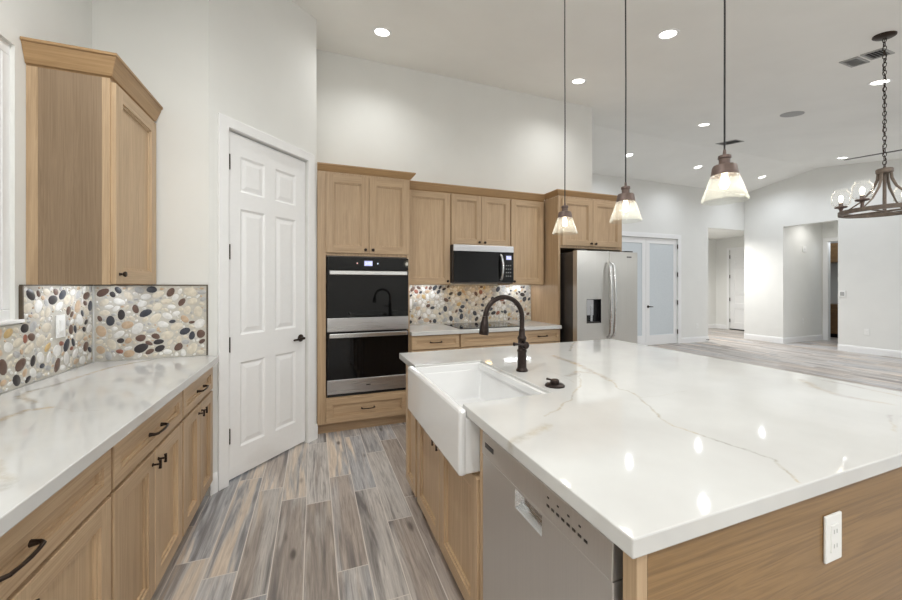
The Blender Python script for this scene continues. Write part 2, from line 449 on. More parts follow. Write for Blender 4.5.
# niche behind the right opening, hall behind the far opening, laundry beyond the niche
struct('wall_niche_side', box(BM(), WR + .14, 12.0, N1, N1 + .12, 0, 3.05), 'paint_wall')
struct('wall_niche_near', box(BM(), WR + .14, 12.0, N0 - .12, N0, 0, 3.05), 'paint_wall')
bm = BM()
for a in ((5.205, N1, 0, 3.05), (N0, 4.42, 0, 3.05), (4.42, 5.205, 2.44, 3.05)): box(bm, 11.9, 12.0, a[0], a[1], a[2], a[3])
struct('wall_niche_back', bm, 'paint_wall')
struct('ceiling_niche', box(BM(), WR + .14, 13.6, 3.6, 6.15, 3.0, 3.12), 'paint_ceiling')
struct('wall_laundry_back', box(BM(), 13.3, 13.4, 3.6, 6.2, 0, 3.05), 'paint_wall')
struct('wall_hall_back', box(BM(), 7.5, 12.1, 7.97, 8.1, 0, 2.95), 'paint_wall')
struct('wall_hall_side', box(BM(), WR + .14, 13.3, 6.03, 6.15, 0, 2.95), 'paint_wall')
bm = BM()
for a in ((7.56, 7.97, 0, 2.95), (6.15, 6.66, 0, 2.95), (6.66, 7.56, 2.44, 2.95)): box(bm, 12.0, 12.1, a[0], a[1], a[2], a[3])
struct('wall_hall_end', bm, 'paint_wall')
struct('ceiling_hall', box(BM(), 7.5, 12.1, WF + .15, 8.1, 2.82, 2.94), 'paint_ceiling')

bm = BM()
for a in ((-1.385, 2.55, 0, TOP), (3.75, 6.15, 0, TOP), (7.8, 10.47, 0, TOP), (2.55, 3.75, 2.42, TOP), (6.15, 7.8, 2.42, TOP)): box(bm, a[0], a[1], -3.15, -3, a[2], a[3])
struct('wall_rear', bm, 'paint_wall')
def baseboard(name, L, loc, rz):
    struct(name, prism(BM(), [(0, 0), (-.015, 0), (-.015, .10), (-.009, .125), (-.006, .13), (0, .13)], 0, L, axis='x'), 'paint_trim', loc=loc, rz=rz)
baseboard('baseboard_far', .925 - .0, (8.06, WF, 0), 0)
baseboard('baseboard_right_far', WF - N1, (WR, WF, 0), -PI / 2)
baseboard('baseboard_right_near', N0 + 3, (WR, N0, 0), -PI / 2)
baseboard('baseboard_niche', 1.57, (WR, N1, 0), 0)
baseboard('baseboard_hall', 4.4, (7.6, 7.97, 0), 0)
baseboard('baseboard_hall_end', .32, (12.0, 7.97, 0), -PI / 2)
baseboard('baseboard_pantry_left', .05, (A.x, A.y, 0), DA)
baseboard('baseboard_pantry_right', DL - .93, (A.x + math.cos(DA) * .93, A.y + math.sin(DA) * .93, 0), DA)

def casing(name, w, h, cw=.075, th=.018):
    """door casing around an opening 0..w, 0..h, facing -y"""
    pts = [(-cw, 0), (-cw, h + cw), (w + cw, h + cw), (w + cw, 0), (w, 0), (w, h), (0, h), (0, 0)]
    bm = prism(BM(), pts, -th, 0, axis='y', bev=.004)
    return bm
diag(struct('trim_1', casing('trim', D1 - D0, DH, .072), 'paint_trim')).location = (A.x + math.cos(DA) * D0, A.y + math.sin(DA) * D0, 0)
struct('trim_2', casing('trim', FD1 - FD0, FDH, .10), 'paint_trim', loc=(FD0, WF, 0))
struct('trim_3', casing('trim', .785, 2.44, .09), 'paint_trim', loc=(11.9, 5.205, 0), rz=-PI / 2)
struct('trim_4', casing('trim', .9, 2.44, .07), 'paint_trim', loc=(12.0, 7.56, 0), rz=-PI / 2)

def hinge(parent, x, z, y=-.004):
    bm = BM(); lathe(bm, [(.011, -.052), (.011, .052)], 10, (x, y - .007, z)); return obj('hinge', bm, 'hardware', parent)
def lever(parent, x, z, d=1, mat='hardware'):
    bm = BM(); rx = Matrix.Rotation(PI / 2, 4, 'X')
    lathe(bm, [(.031, 0), (.031, .006), (.026, .010), (.011, .012), (.011, .045), (.0, .045)], 20, (x, 0, z), rot=rx)
    tube(bm, [(x, -.044, z), (x - d * .03, -.046, z), (x - d * .07, -.045, z - .003), (x - d * .11, -.042, z - .004)], [.011, .010, .009, .008], 10)
    return obj('door_handle', bm, mat, parent)
# pantry door: six raised panels
DW_ = D1 - D0 - .008
six = [(.014, .010), (.022, .010), (.05, .003), (.052, .003)]
d1 = struct('door_1', slab(BM(), DW_, 2.418, .035, [.105, .312, .406, .613], [.20, .80, .995, 1.895, 2.015, 2.27],
     {(1, 1), (3, 1), (1, 3), (3, 3), (1, 5), (3, 5)}, six), 'paint_trim', label='white six-panel pantry door in the angled wall')
d1.location = (A.x + math.cos(DA) * (D0 + .004) - math.sin(DA) * .018, A.y + math.sin(DA) * (D0 + .004) + math.cos(DA) * .018, .018); d1.rotation_euler = (0, 0, DA)
for z in (.31, .94, 1.58, 2.20): hinge(d1, .006, z, -.008)
lever(d1, .665, .90, -1 * -1)
# frosted double door in the far wall
for k in range(2):
    wd = (FD1 - FD0) / 2 - .006
    d = struct('door_%d' % (k + 2), slab(BM(), wd, 2.42, .04, [.11, wd - .11], [.22, 2.30], {(1, 1)}, [(.006, .010)], inner=1), ['paint_trim', 'frosted_glass'],
               loc=(FD0 + .003 + k * (wd + .006), WF + .02, .012), label='right leaf of the white frosted glass double door' if k else 'left leaf of the white frosted glass double door, half behind the refrigerator')
    if k:
        for z in (.27, .95, 1.60, 2.25): hinge(d, wd - .006, z, -.02)
        lever(d, .06, .87, -1)
# hall door, five flat panels
d4 = struct('door_4', slab(BM(), .89, 2.42, .035, [.12, .77], [.20, .62, .78, 1.04, 1.10, 1.86, 1.98, 2.10, 2.16, 2.30], {(1, 1), (1, 3), (1, 5), (1, 7), (1, 9)}, [(.012, .010), (.02, .010)]),
            'paint_trim', loc=(12.02, 7.555, .03), rz=-PI / 2, label='white panelled door at the end of the hall')
for z in (.25, .90, 1.6, 2.2): hinge(d4, .008, z, -.02)
struct('trim_5', box(BM(), 11.99, 12.09, 6.66, 7.56, 0, .025), 'dark_void')

# window in the left wall
wf = struct('window_1', BM() if False else prism(BM(), [(WY0, WZ0), (WY1, WZ0), (WY1, WZ1), (WY0, WZ1)], WL - .034, WL - .030, axis='x'), 'window_glass', label='window over the left counter')
bm = BM()
for a in ((WY0, WY1, WZ0, WZ0 + .05), (WY0, WY1, WZ1 - .05, WZ1), (WY0, WY0 + .05, WZ0 + .05, WZ1 - .05), (WY1 - .045, WY1, WZ0 + .05, WZ1 - .05)):
    box(bm, WL - .12, WL - .015, a[0], a[1], a[2], a[3], .004)
obj('window_frame', bm, 'paint_trim', wf)
obj('window_sill', box(BM(), WL - .1, WL + .018, WY0 - .02, WY1 + .03, WZ0 - .012, WZ0 + .004, .004), 'paint_trim', wf)

# ------------------------------------------------------------------ cabinet parts (local frame: front faces -y, x along the front)
SH = [(.0015, .007), (.011, .008), (.0125, .016)]
def shaker(parent, x0, x1, z0, z1, name='door', st=.062, t=.0205):
    w_, h_ = x1 - x0, z1 - z0; s = min(st, h_ * .3)
    if name in ('drawer', 'drawer_front'):
        mf = lambda i, j: 1
    else: mf = lambda i, j: 1 if (i == 1 and j in (0, 2)) else 0
    bm = slab(BM(), w_, h_, t, [s, w_ - s], [s, h_ - s], {(1, 1)}, SH, mf)
    return obj(name, bm, ['oak_vertical', 'oak_horizontal'], parent, (x0, -t, z0))
def knob(parent, x, z, tee=False):
    rx = Matrix.Rotation(PI / 2, 4, 'X'); bm = BM()
    if tee:
        lathe(bm, [(.007, 0), (.007, .003), (.0038, .005), (.0038, .022)], 10, (x, 0, z), rot=rx)
        tube(bm, [(x, -.025, z - .017), (x, -.026, z - .010), (x, -.0265, z), (x, -.026, z + .010), (x, -.025, z + .017)], [.0058, .0048, .0044, .0048, .0058], 10)
    else: lathe(bm, [(.008, 0), (.006, .004), (.005, .012), (.012, .017), (.0145, .022), (.012, .027), (0, .029)], 16, (x, 0, z), rot=rx)
    return obj('knob', bm, 'hardware', parent)
def pull(parent, x, z, L=.115):
    bm = BM(); h = L / 2
    pts = [(x - h, 0, z), (x - h, -.018, z), (x - h + .008, -.027, z), (x - h * .4, -.031, z), (x, -.032, z), (x + h * .4, -.031, z), (x + h - .008, -.027, z), (x + h, -.018, z), (x + h, 0, z)]
    tube(bm, pts, [.0085, .0055, .005, .0044, .0048, .0044, .005, .0055, .0085], 10)
    return obj('pull', bm, 'hardware', parent)
def body(parent, w, d, z0, z1, name='body', x0=0, mat=('oak_vertical',)):
    return obj(name, box(BM(), x0, x0 + w, 0, d, z0, z1, .0015), list(mat), parent)
def hollow_body(parent, w, d, z0, z1):
    b = obj('body', box(BM(), 0, w, 0, d, z0 + .022, z1, .0015), 'oak_vertical', parent)
    bm = prism(BM(), [(0, 0), (w, 0), (w, d), (w - .018, d), (w - .018, .018), (.018, .018), (.018, d), (0, d)], z0, z0 + .022)
    obj('bottom_rail', bm, 'oak_horizontal', parent); return b
def kick(parent, w, d, x0=0, h=.105):
    return obj('toe_kick', box(BM(), x0, x0 + w, .07, d, 0, h), 'oak_horizontal', parent)
def crown(parent, w, d, z0, h=.085, p=.05, left=True, right=True, x0=0, d0=0):
    """crown moulding along the front (y = d0) returning along the open ends to y = d"""
    prof = [(.0, 0), (.004, .008), (.012, .012), (p * .85, h - .016), (p, h - .012), (p, h), (0, h)]
    path = []
    if left: path.append(((0, d), (-1, 0)))
    path.append(((0, d0), (-1 if left else 0, -1)))
    path.append(((w, d0), (1 if right else 0, -1)))
    if right: path.append(((w, d), (1, 0)))
    bm = BM(); rows = []
    for (x, y), (nx, ny) in path:
        rows.append([bm.verts.new((x0 + x + nx * o, y + ny * o, z0 + zz)) for o, zz in prof])
    k = len(prof)
    for a, b in zip(rows, rows[1:]):
        dx = abs(a[0].co.x - b[0].co.x)
        for i in range(k):
            f = bm.faces.new((a[i], b[i], b[(i + 1) % k], a[(i + 1) % k])); f.material_index = 0 if dx > .1 else 1
    bm.faces.new(rows[0]); bm.faces.new(rows[-1][::-1])
    bmesh.ops.recalc_face_normals(bm, faces=bm.faces)
    return obj('crown_molding', bm, ['oak_crown', 'oak_crown_depth'], parent)

# ------------------------------------------------------------------ left run
LX = -.623
def base_left(y0, y1, label, knob_tee=True):
    W_ = y1 - y0
    t = thing('base_cabinet', label, 'cabinet', (LX, y0, 0), PI / 2, 'base cabinets under the left counter')
    body(t, W_, LX - WL - .012, .105, .873, x0=0)
    kick(t, W_, LX - WL - .012)
    dr = shaker(t, .008, W_ - .008, .712, .856, 'drawer'); pull(dr, (W_ - .016) / 2, .072)
    m = W_ / 2
    for k, (a, b) in enumerate(((.008, m - .0022), (m + .0022, W_ - .008))):
        dd = shaker(t, a, b, .128, .698, 'door', .058); knob(dd, (b - a) - .026 if k == 0 else .026, .525, knob_tee)
    return t
base_left(.635, 1.474, 'left counter base cabinet nearest the camera, cut by the picture edge')
base_left(1.476, 2.145, 'middle base cabinet of the left counter with one drawer over two doors')
base_left(2.147, 2.72, 'narrow base cabinet of the left counter beside the pantry door')
ct = obj('countertop', prism(BM(), [(-1.225 - LFT_O[0], .3 - LFT_O[1]), (-.575 - LFT_O[0], .3 - LFT_O[1]), (-.575 - LFT_O[0], 2.745 - LFT_O[1]), (-.655 - LFT_O[0], 2.773 - LFT_O[1]), (-1.225 - LFT_O[0], 2.773 - LFT_O[1])], .8745, .914, .003), 'quartz_left', None, (LFT_O[0], LFT_O[1], 0))
tag(ct, 'long white veined quartz countertop along the left wall under the window', 'countertop')

def pebbles(rects, seed, dens=1.0, exclude=()):
    """pebbles packed on the plane y=0 (facing -y), in rectangles (x0,x1,z0,z1); one mesh with a material slot per stone colour"""
    rg = random.Random(seed); bm = BM(); cell = .04; grid = {}
    names = [p[0] for p in PEB]; wts = [p[2] for p in PEB]
    def inside(x, z):
        return any(r[0] <= x <= r[1] and r[2] <= z <= r[3] for r in rects) and not any(r[0] <= x <= r[1] and r[2] <= z <= r[3] for r in exclude)
    area = sum((r[1] - r[0]) * (r[3] - r[2]) for r in rects)
    sizes = [rg.uniform(.026, .037) for _ in range(int(area * 1600))] + [rg.uniform(.018, .026) for _ in range(int(area * 7000))] + [rg.uniform(.011, .017) for _ in range(int(area * 7000))] + [rg.uniform(.006, .010) for _ in range(int(area * 7000))]
    for a in sizes:
        r = rects[rg.randrange(len(rects))] if len(rects) == 1 else rg.choices(rects, [(q[1] - q[0]) * (q[3] - q[2]) for q in rects])[0]
        x, z = rg.uniform(r[0], r[1]), rg.uniform(r[2], r[3]); b = a * rg.uniform(.55, .78); th = rg.gauss(.5, .9)
        ca, sa = math.cos(th), math.sin(th); e = a - b
        circ = [(x + ca * e * k, z + sa * e * k, b) for k in (-1, 0, 1)]
        if not all(inside(cx + q * (cr + .001), cz) and inside(cx, cz + q * (cr + .001)) for cx, cz, cr in circ for q in (-1, 1)): continue
        ok = True; gx, gz = int(x / cell), int(z / cell)
        for i in range(gx - 3, gx + 4):
            for j in range(gz - 3, gz + 4):
                for ox, oz, orr in grid.get((i, j), ()):
                    if any((cx - ox) ** 2 + (cz - oz) ** 2 < (cr + orr - .0005) ** 2 for cx, cz, cr in circ): ok = False; break
                if not ok: break
            if not ok: break
        if not ok: continue
        for c in circ: grid.setdefault((int(c[0] / cell), int(c[1] / cell)), []).append(c)
        mi = rg.choices(range(len(PEB)), wts)[0] if a > .016 else rg.choices(range(4), wts[:4])[0]; n = 12 if a > .012 else 8
        ph = rg.uniform(0, 6); am = rg.uniform(.02, .09)
        out = []
        for k in range(n):
            t = 2 * PI * k / n; q = 1 + am * math.sin(2 * t + ph) + am * .5 * math.sin(3 * t + ph)
            u, v = a * 1.04 * q * math.cos(t), b * 1.06 * q * math.sin(t); out.append((u * ca - v * sa, u * sa + v * ca))
        r0 = [bm.verts.new((x + p[0], .0005, z + p[1])) for p in out]; r1 = [bm.verts.new((x + p[0] * .93, -.0022, z + p[1] * .93)) for p in out]; r2 = [bm.verts.new((x + p[0] * .66, -.0042, z + p[1] * .66)) for p in out]
        for P, Q in ((r0, r1), (r1, r2)):
            for k in range(n): bm.faces.new((P[k], P[(k + 1) % n], Q[(k + 1) % n], Q[k])).material_index = mi
        bm.faces.new(r2).material_index = mi
    for f in bm.faces: f.smooth = True
    bmesh.ops.recalc_face_normals(bm, faces=bm.faces)
    return bm
def pebble_obj(parent, rects, seed, exclude=()):
    bm = pebbles(rects, seed, exclude=exclude); me = obj('pebbles', bm, [p[0] for p in PEB], parent); me.location = (0, -.006, 0); me['kind'] = 'stuff'; return me
# left wall backsplash (local x = world y), end wall backsplash
ZB0, ZB1 = .915, 1.372
BY0 = 1.30
def splash(name, label, rects, tops, loc, rz, seed, exclude=()):
    t = thing(name, label, 'backsplash', loc, rz)
    bm = BM()
    if len(rects) == 2:
        a, b = rects; prism(bm, [(a[0], a[2]), (b[1], a[2]), (b[1], b[3]), (b[0], b[3]), (b[0], a[3]), (a[0], a[3])], -.007, 0, axis='y')
    else:
        a = rects[0]; prism(bm, [(a[0], a[2]), (a[1], a[2]), (a[1], a[3]), (a[0], a[3])], -.007, 0, axis='y')
    obj('grout_bed', bm, 'grout', t); pebble_obj(t, rects, seed, exclude)
    for (x0, x1, z0, z1) in tops: obj('edge_trim', box(BM(), x0, x1, -.013, 0, z0, z1, .001), 'edge_metal', t)
    return t
splash('pebble_backsplash', 'pebble mosaic backsplash on the left wall, stepping down under the window', [(BY0, 2.215, ZB0, 1.196), (2.215, 2.772, ZB0, ZB1 - .006)],
       [(2.208, 2.772, ZB1 - .006, ZB1), (2.205, 2.215, 1.2, ZB1 - .006)], (WL + .0005, 0, 0), PI / 2, 3, ((2.42, 2.52, 1.085, 1.228),))
splash('pebble_backsplash', 'pebble mosaic backsplash on the short end wall beside the pantry door', [(WL + .014, -.652, ZB0, ZB1 - .006)],
       [(WL + .014, -.652, ZB1 - .006, ZB1), (-.652, -.645, ZB0, ZB1)], (0, WE - .0005, 0), 0, 4)

def outlet(label, loc, rz, dark=False, gang='outlet', kind='socket'):
    t = thing('wall_outlet' if kind == 'socket' else 'light_switch', label, gang, loc, rz)
    obj('cover_plate', box(BM(), -.036, .036, -.006, 0, -.059, .059, .003), 'plastic_white', t)
    bm = box(BM(), -.0165, .0165, -.0085, -.003, -.034, .034, .0015)
    r = obj('receptacle', bm, 'plastic_white', t)
    if kind == 'socket':
        for z in (-.018, .018):
            for x in (-.006, .006): obj('slot', box(BM(), x - .0012, x + .0012, -.0092, -.006, z - .005, z + .005), 'socket_grey', r)
    else: obj('rocker', box(BM(), -.014, .014, -.012, -.006, -.03, .03, .002), 'plastic_white', r)
    return t
outlet('white wall switch set in the pebble backsplash by the left window', (WL + .0085, 2.472, 1.157), PI / 2, kind='switch', gang='switch')

# left wall upper cabinet
UX = -.93
t = thing('upper_cabinet', 'tall oak wall cabinet with one door hung on the left wall by the window', 'cabinet', (UX, 2.252, 0), PI / 2)
UW = .503
hollow_body(t, UW, UX - WL - .002, 1.372, 2.375)
obj('back_stile', box(BM(), -.004, .0, UX - WL - .042, UX - WL - .002, 1.372, 2.375), 'oak_vertical', t)
obj('side_veneer', box(BM(), -.0025, .0, .03, UX - WL - .042, 1.372, 2.375), 'oak_veneer', t)
obj('front_stile', box(BM(), -.004, .0, 0, .03, 1.372, 2.375), 'oak_vertical', t)
dd = shaker(t, .006, UW - .006, 1.376, 2.362, 'door', .07); knob(dd, .036, .048)
crown(t, UW, UX - WL - .002, 2.372, .112, .042, True, True)

def strip_light(label, w_, loc, rz):
    t = thing('under_cabinet_light', label, 'light', loc, rz)
    obj('housing', box(BM(), 0, w_, 0, .03, -.010, 0, .002), 'plastic_white', t)
    obj('lens', box(BM(), .01, w_ - .01, .005, .025, -.0125, -.010), 'strip_glow', t)
    return t
strip_light('lit strip lamp under the left wall cabinet', .44, (WL + .14, 2.285, 1.3935), PI / 2)

# ------------------------------------------------------------------ oven wall
t = thing('oven_cabinet', 'tall oak cabinet housing the double oven beside the pantry door', 'cabinet', (.027, 3.51, 0), 0)
OW, OD = .853, WK - 3.51 - .004
bm = BM(); box(bm, 0, .074, 0, OD, .105, 2.40, .001); obj('side_stile', bm, 'oak_vertical', t)
obj('side_panel', box(BM(), OW - .028, OW, 0, OD, .105, 2.40, .001), 'oak_vertical', t)
obj('upper_body', box(BM(), .074, OW - .03, 0, OD, 1.640, 2.40), 'oak_vertical', t)
obj('drawer_body', box(BM(), .074, OW - .03, 0, OD, .105, .342), 'oak_horizontal', t)
obj('back_panel', box(BM(), .074, OW - .03, OD - .02, OD, .342, 1.640), 'oak_vertical', t)
kick(t, OW, OD)
for k, (a, b) in enumerate(((.074, .456), (.459, .842))):
    dd = shaker(t, a, b, 1.664, 2.378, 'door', .068); knob(dd, (b - a) - .033 if k == 0 else .033, .034)
dr = shaker(t, .074, .824, .113, .332, 'drawer', .055); pull(dr, .375, .11)
c = crown(None, OW, OD, 2.4005, .062, .05, False, True); c.location = (.027, 3.51, 0)
tag(c, 'oak crown molding capping the tall oven cabinet', 'molding')

def text_mesh(parent, s, size, loc, mat, rot=(PI / 2, 0, 0)):
    cu = bpy.data.curves.new('clock_digits', 'FONT'); cu.body = s; cu.size = size; cu.align_x = 'CENTER'; cu.align_y = 'CENTER'; cu.extrude = .0003
    tmp = bpy.data.objects.new('clock_digits_source', cu); COL.objects.link(tmp)
    me = bpy.data.meshes.new_from_object(tmp); bpy.data.objects.remove(tmp)
    me.materials.clear(); me.materials.append(M[mat])
    o = bpy.data.objects.new('clock_digits', me); COL.objects.link(o); o.parent = parent; o.location = loc; o.rotation_euler = rot; return o
t = thing('double_oven', 'stainless and black glass double wall oven built into the tall cabinet', 'oven', (.106, 3.51, .344), 0)
OVW = .760
obj('oven_case', box(BM(), .008, OVW - .0175, .0, OD - .04, .004, 1.292), 'steel_dark', t)
cp = obj('control_panel', box(BM(), .004, OVW - .004, -.022, -.001, 1.166, 1.282, .003), 'black_glass', t)
dp = obj('display', box(BM(), .335, .410, -.0228, -.02, 1.205, 1.252), 'display_blue', cp); text_mesh(dp, '5:18', .034, (.372, -.0232, 1.228), 'digit_glow')
for x in (.27, .46): obj('touch_key', lathe(BM(), [(.006, 0), (.006, .0008)], 12, (x, -.022, 1.228), rot=Matrix.Rotation(PI / 2, 4, 'X')), 'dot_red' if x < .3 else 'digit_glow', cp)
def oven_door(z0, z1, strip, hz, name):
    d = obj(name, box(BM(), .004, OVW - .004, -.022, -.001, z0 + strip, z1, .003), 'black_glass', t)
    obj('steel_rail', box(BM(), .004, OVW - .004, -.024, -.001, z0, z0 + strip - .001, .003), 'steel_brushed', d)
    bm = BM(); box(bm, .022, OVW - .022, -.062, -.046, hz - .020, hz + .020, .006)
    h = obj('handle', bm, 'steel_handle', d)
    for x in (.045, OVW - .045): obj('handle_post', box(BM(), x - .012, x + .012, -.048, -.02, hz - .012, hz + .012, .002), 'steel_handle', h)
    return d
oven_door(.598, 1.162, .126, 1.138, 'upper_door')
ld = oven_door(.030, .590, .130, .565, 'lower_door')
obj('badge', box(BM(), .352, .392, -.0247, -.0235, .088, .100), 'steel_dark', ld)
obj('vent_slot', box(BM(), .010, OVW - .02, -.004, -.0005, .004, .028), 'black_plastic', t)

# uppers (front of boxes y = 3.77, doors to 3.75)
UY = 3.77; UD = WK - UY - .003
def upper(name, label, x0, x1, z0, ndoor, kside=0, zt=2.3735):
    t = thing(name, label, 'cabinet', (x0, UY, 0), 0); W_ = x1 - x0
    hollow_body(t, W_, UD, z0, zt)
    if ndoor == 1:
        dd = shaker(t, .006, W_ - .006, z0 + .005, 2.372, 'door', .066); knob(dd, .034 if kside < 0 else W_ - .012 - .034, .035)
    else:
        m = W_ / 2
        for k, (a, b) in enumerate(((.006, m - .0022), (m + .0022, W_ - .006))):
            dd = shaker(t, a, b, z0 + .005, 2.372, 'door', .062); knob(dd, (b - a) - .032 if k == 0 else .032, .032)
    return t
upper('upper_cabinet', 'oak one-door wall cabinet between the double oven and the microwave', .884, 1.401, 1.372, 1, 1)
upper('upper_cabinet', 'short oak two-door wall cabinet above the microwave', 1.403, 2.146, 1.812, 2)
upper('upper_cabinet', 'oak one-door wall cabinet between the microwave and the refrigerator panel', 2.148, 2.607, 1.372, 1, -1)
t = obj('crown_molding', BM(), 'oak_crown'); bpy.data.objects.remove(t)
t = crown(None, 1.672, .1, 2.374, .084, .05, False, False, 0, 0); t.location = (.934, UY - .005, 0)
tag(t, 'oak crown molding running over the wall cabinets above the range', 'molding')

# fridge surround
t = thing('refrigerator_cabinet', 'oak two-door cabinet built over the refrigerator', 'cabinet', (2.632, 3.51, 0), 0)
FW = .946; FD = WK - 3.51 - .003
obj('face_stile', box(BM(), .0265, .041, -.004, 0, 1.80, 2.40), 'oak_vertical', t)
obj('upper_body', box(BM(), .0265, FW, 0, FD, 1.80, 2.40, .001), 'oak_vertical', t)
for k, (a, b) in enumerate(((.042, .478), (.481, .918))):
    dd = shaker(t, a, b, 1.828, 2.376, 'door', .064); knob(dd, (b - a) - .032 if k == 0 else .032, .032)
c = crown(None, FW, FD, 2.4005, .058, .05, True, True); c.location = (2.632, 3.51, 0)
for v in c.data.vertices:
    if v.co.y > .5 and v.co.x < .01: v.co.y = .262          # left return dies into the wall-cabinet crown
tag(c, 'oak crown molding capping the cabinet over the refrigerator', 'molding')

tag(obj('end_board', box(BM(), 0, .026, 0, FD, 0, 2.40, .001), 'oak_vertical', None, (2.632, 3.51, 0)), 'tall plain oak board between the counter and the refrigerator side', 'cabinet board')
tag(obj('end_board', box(BM(), 0, .020, 0, FD, 0, 1.799, .001), 'oak_vertical', None, (2.632 + FW - .02, 3.51, 0)), 'tall plain oak board on the far side of the refrigerator', 'cabinet board')
# microwave
t = thing('microwave', 'stainless and black over-the-range microwave under the short wall cabinet', 'microwave', (1.404, 3.70, 1.392), 0)
MW, MH = .742, .418
obj('case', box(BM(), 0, MW, 0, WK - 3.70 - .012, 0, MH, .003), 'steel_dark', t)
obj('top_rail', box(BM(), .004, MW, -.020, 0, MH - .070, MH, .003), 'steel_brushed', t)
d = obj('door', box(BM(), .004, .605, -.020, 0, .012, MH - .072, .003), 'black_glass', t)
bm = BM(); tube(bm, [(.572, -.02, .035), (.574, -.045, .05), (.580, -.062, .12), (.582, -.066, .175), (.580, -.062, .23), (.574, -.045, .30), (.572, -.02, .318)], .0135, 12)
obj('handle', bm, 'steel_handle', d)
obj('window', box(BM(), .16, .46, -.0208, -.019, .05, MH - .105), 'black_glass', d)
c = obj('control_panel', box(BM(), .607, MW, -.020, 0, .012, MH - .072, .003), 'black_glass', t)
dsp = obj('display', box(BM(), .645, .710, -.0208, -.0195, .265, .310), 'display_blue', c)
text_mesh(dsp, '5:18', .026, (.678, -.0213, .288), 'digit_glow')
for i in range(4):
    for j in range(3): obj('key', box(BM(), .642 + j * .026, .654 + j * .026, -.0206, -.0198, .075 + i * .04, .083 + i * .04), 'vent_grey', c)
obj('vent_grille', box(BM(), .01, MW - .01, -.018, .05, -.006, .010, .002), 'steel_dark', t)
for x in (.20, .54): obj('cooktop_lamp', box(BM(), x - .04, x + .04, .20, .25, -.004, .001, .001), 'lamp_warm', t)

# base run under the backsplash
def base_back(x0, x1, label, handle):
    t = thing('base_cabinet', label, 'cabinet', (x0, 3.49, 0), 0, 'base cabinets along the range wall'); W_ = x1 - x0; D_ = WK - 3.49 - .004
    body(t, W_, D_, .105, .874); kick(t, W_, D_)
    dr = shaker(t, .008, W_ - .008, .735, .868, 'drawer', .045)
    if handle: pull(dr, (W_ - .016) / 2, .066)
    m = W_ / 2
    for k, (a, b) in enumerate(((.008, m - .0022), (m + .0022, W_ - .008))):
        dd = shaker(t, a, b, .128, .724, 'door', .055); knob(dd, (b - a) - .026 if k == 0 else .026, .55, True)
base_back(.884, 1.396, 'oak drawer base cabinet right beside the double oven', True)
base_back(1.398, 2.150, 'wide oak base cabinet under the black cooktop', False)
base_back(2.152, 2.628, 'oak drawer base cabinet between the cooktop and the refrigerator', True)
ct = obj('countertop', prism(BM(), [(.884 - 1.757, -.32), (2.628 - 1.757, -.32), (2.628 - 1.757, .31), (.884 - 1.757, .31)], .8755, .914, .003), 'quartz_back', None, (1.757, 3.76, 0))
tag(ct, 'white quartz countertop holding the cooktop against the range wall', 'countertop')
t = thing('cooktop', 'black glass electric cooktop set in the counter under the microwave', 'cooktop', (1.79, 3.755, .914), 0)
g = obj('glass_top', box(BM(), -.38, .38, -.255, .255, .0003, .007, .002), 'black_glass', t)
for x, y, r in ((-.2, -.1, .10), (.2, -.1, .085), (-.2, .13, .075), (.2, .13, .10)): obj('burner_ring', lathe(BM(), [(r, .0070), (r, .0074), (r - .006, .0074), (r - .006, .0070)], 40, (x, y, 0), closed=True), 'vent_grey', g)
splash('pebble_backsplash', 'pebble mosaic backsplash behind the cooktop', [(.884, 2.628, ZB0, 1.371)], [], (0, WK - .0005, 0), 0, 5, ((.97, 1.05, 1.09, 1.22),))
outlet('white wall outlet in the pebble backsplash right beside the double oven', (1.01, WK - .0085, 1.155), 0)
strip_light('lit strip lamp under the wall cabinet beside the double oven', .42, (.93, 3.955, 1.3935), 0)
strip_light('lit strip lamp under the wall cabinet beside the refrigerator panel', .40, (2.17, 3.955, 1.3935), 0)

# refrigerator
t = thing('refrigerator', 'stainless side-by-side refrigerator with an ice dispenser in the left door', 'refrigerator', (2.686, 3.254, 0), 0)
RW, RH = .868, 1.755
obj('case', box(BM(), .004, RW - .004, .075, WK - 3.254 - .03, .02, RH - .015, .004), 'steel_dark', t)
obj('base_grille', box(BM(), .01, RW - .01, .03, .07, .005, .075, .003), 'black_plastic', t)
SPL = .446
bm = BM(); dx0, dx1, dz0, dz1 = .128, .330, .945, 1.212
h_ = RH - .085
slab(bm, SPL - .003, h_, .068, [dx0, dx1], [dz0 - .08, dz1 - .08], {(1, 1)}, [(.001, .002), (.003, .05)], inner=1)
ldoor = obj('left_door', bm, ['steel_upright', 'black_plastic'], t, (0, 0, .08))
dpn = obj('dispenser', box(BM(), dx0 + .006, dx0 + .10, .004, .047, dz0 - .08 + .09, dz1 - .08 - .006, .004), 'steel_brushed', ldoor)
obj('paddle', box(BM(), dx0 + .055, dx0 + .085, .0, .02, dz0 - .08 + .02, dz0 - .08 + .20, .004), 'steel_handle', dpn)
obj('drip_tray', box(BM(), dx0 + .006, dx1 - .006, .006, .047, dz0 - .08 + .003, dz0 - .08 + .014, .002), 'steel_dark', ldoor)
bm = BM(); slab(bm, RW - SPL - .003, h_, .068, [.1], [.2], set(), [])
rdoor = obj('right_door', bm, 'steel_upright', t, (SPL + .003, 0, .08))
obj('badge', box(BM(), .255, .325, -.0015, .0, 1.606, 1.620), 'steel_dark', rdoor)
for nm, par, x in (('l', ldoor, SPL - .030), ('r', rdoor, .024)):
    pts = [(x, -.002, .70), (x, -.03, .715)]
    for k in range(9):
        s = k / 8; pts.append((x, -.045 - .022 * math.sin(PI * s), .75 + s * .74))
    pts += [(x, -.03, 1.525), (x, -.002, 1.54)]
    obj('handle', tube(BM(), pts, .0145, 12), 'steel_handle', par)
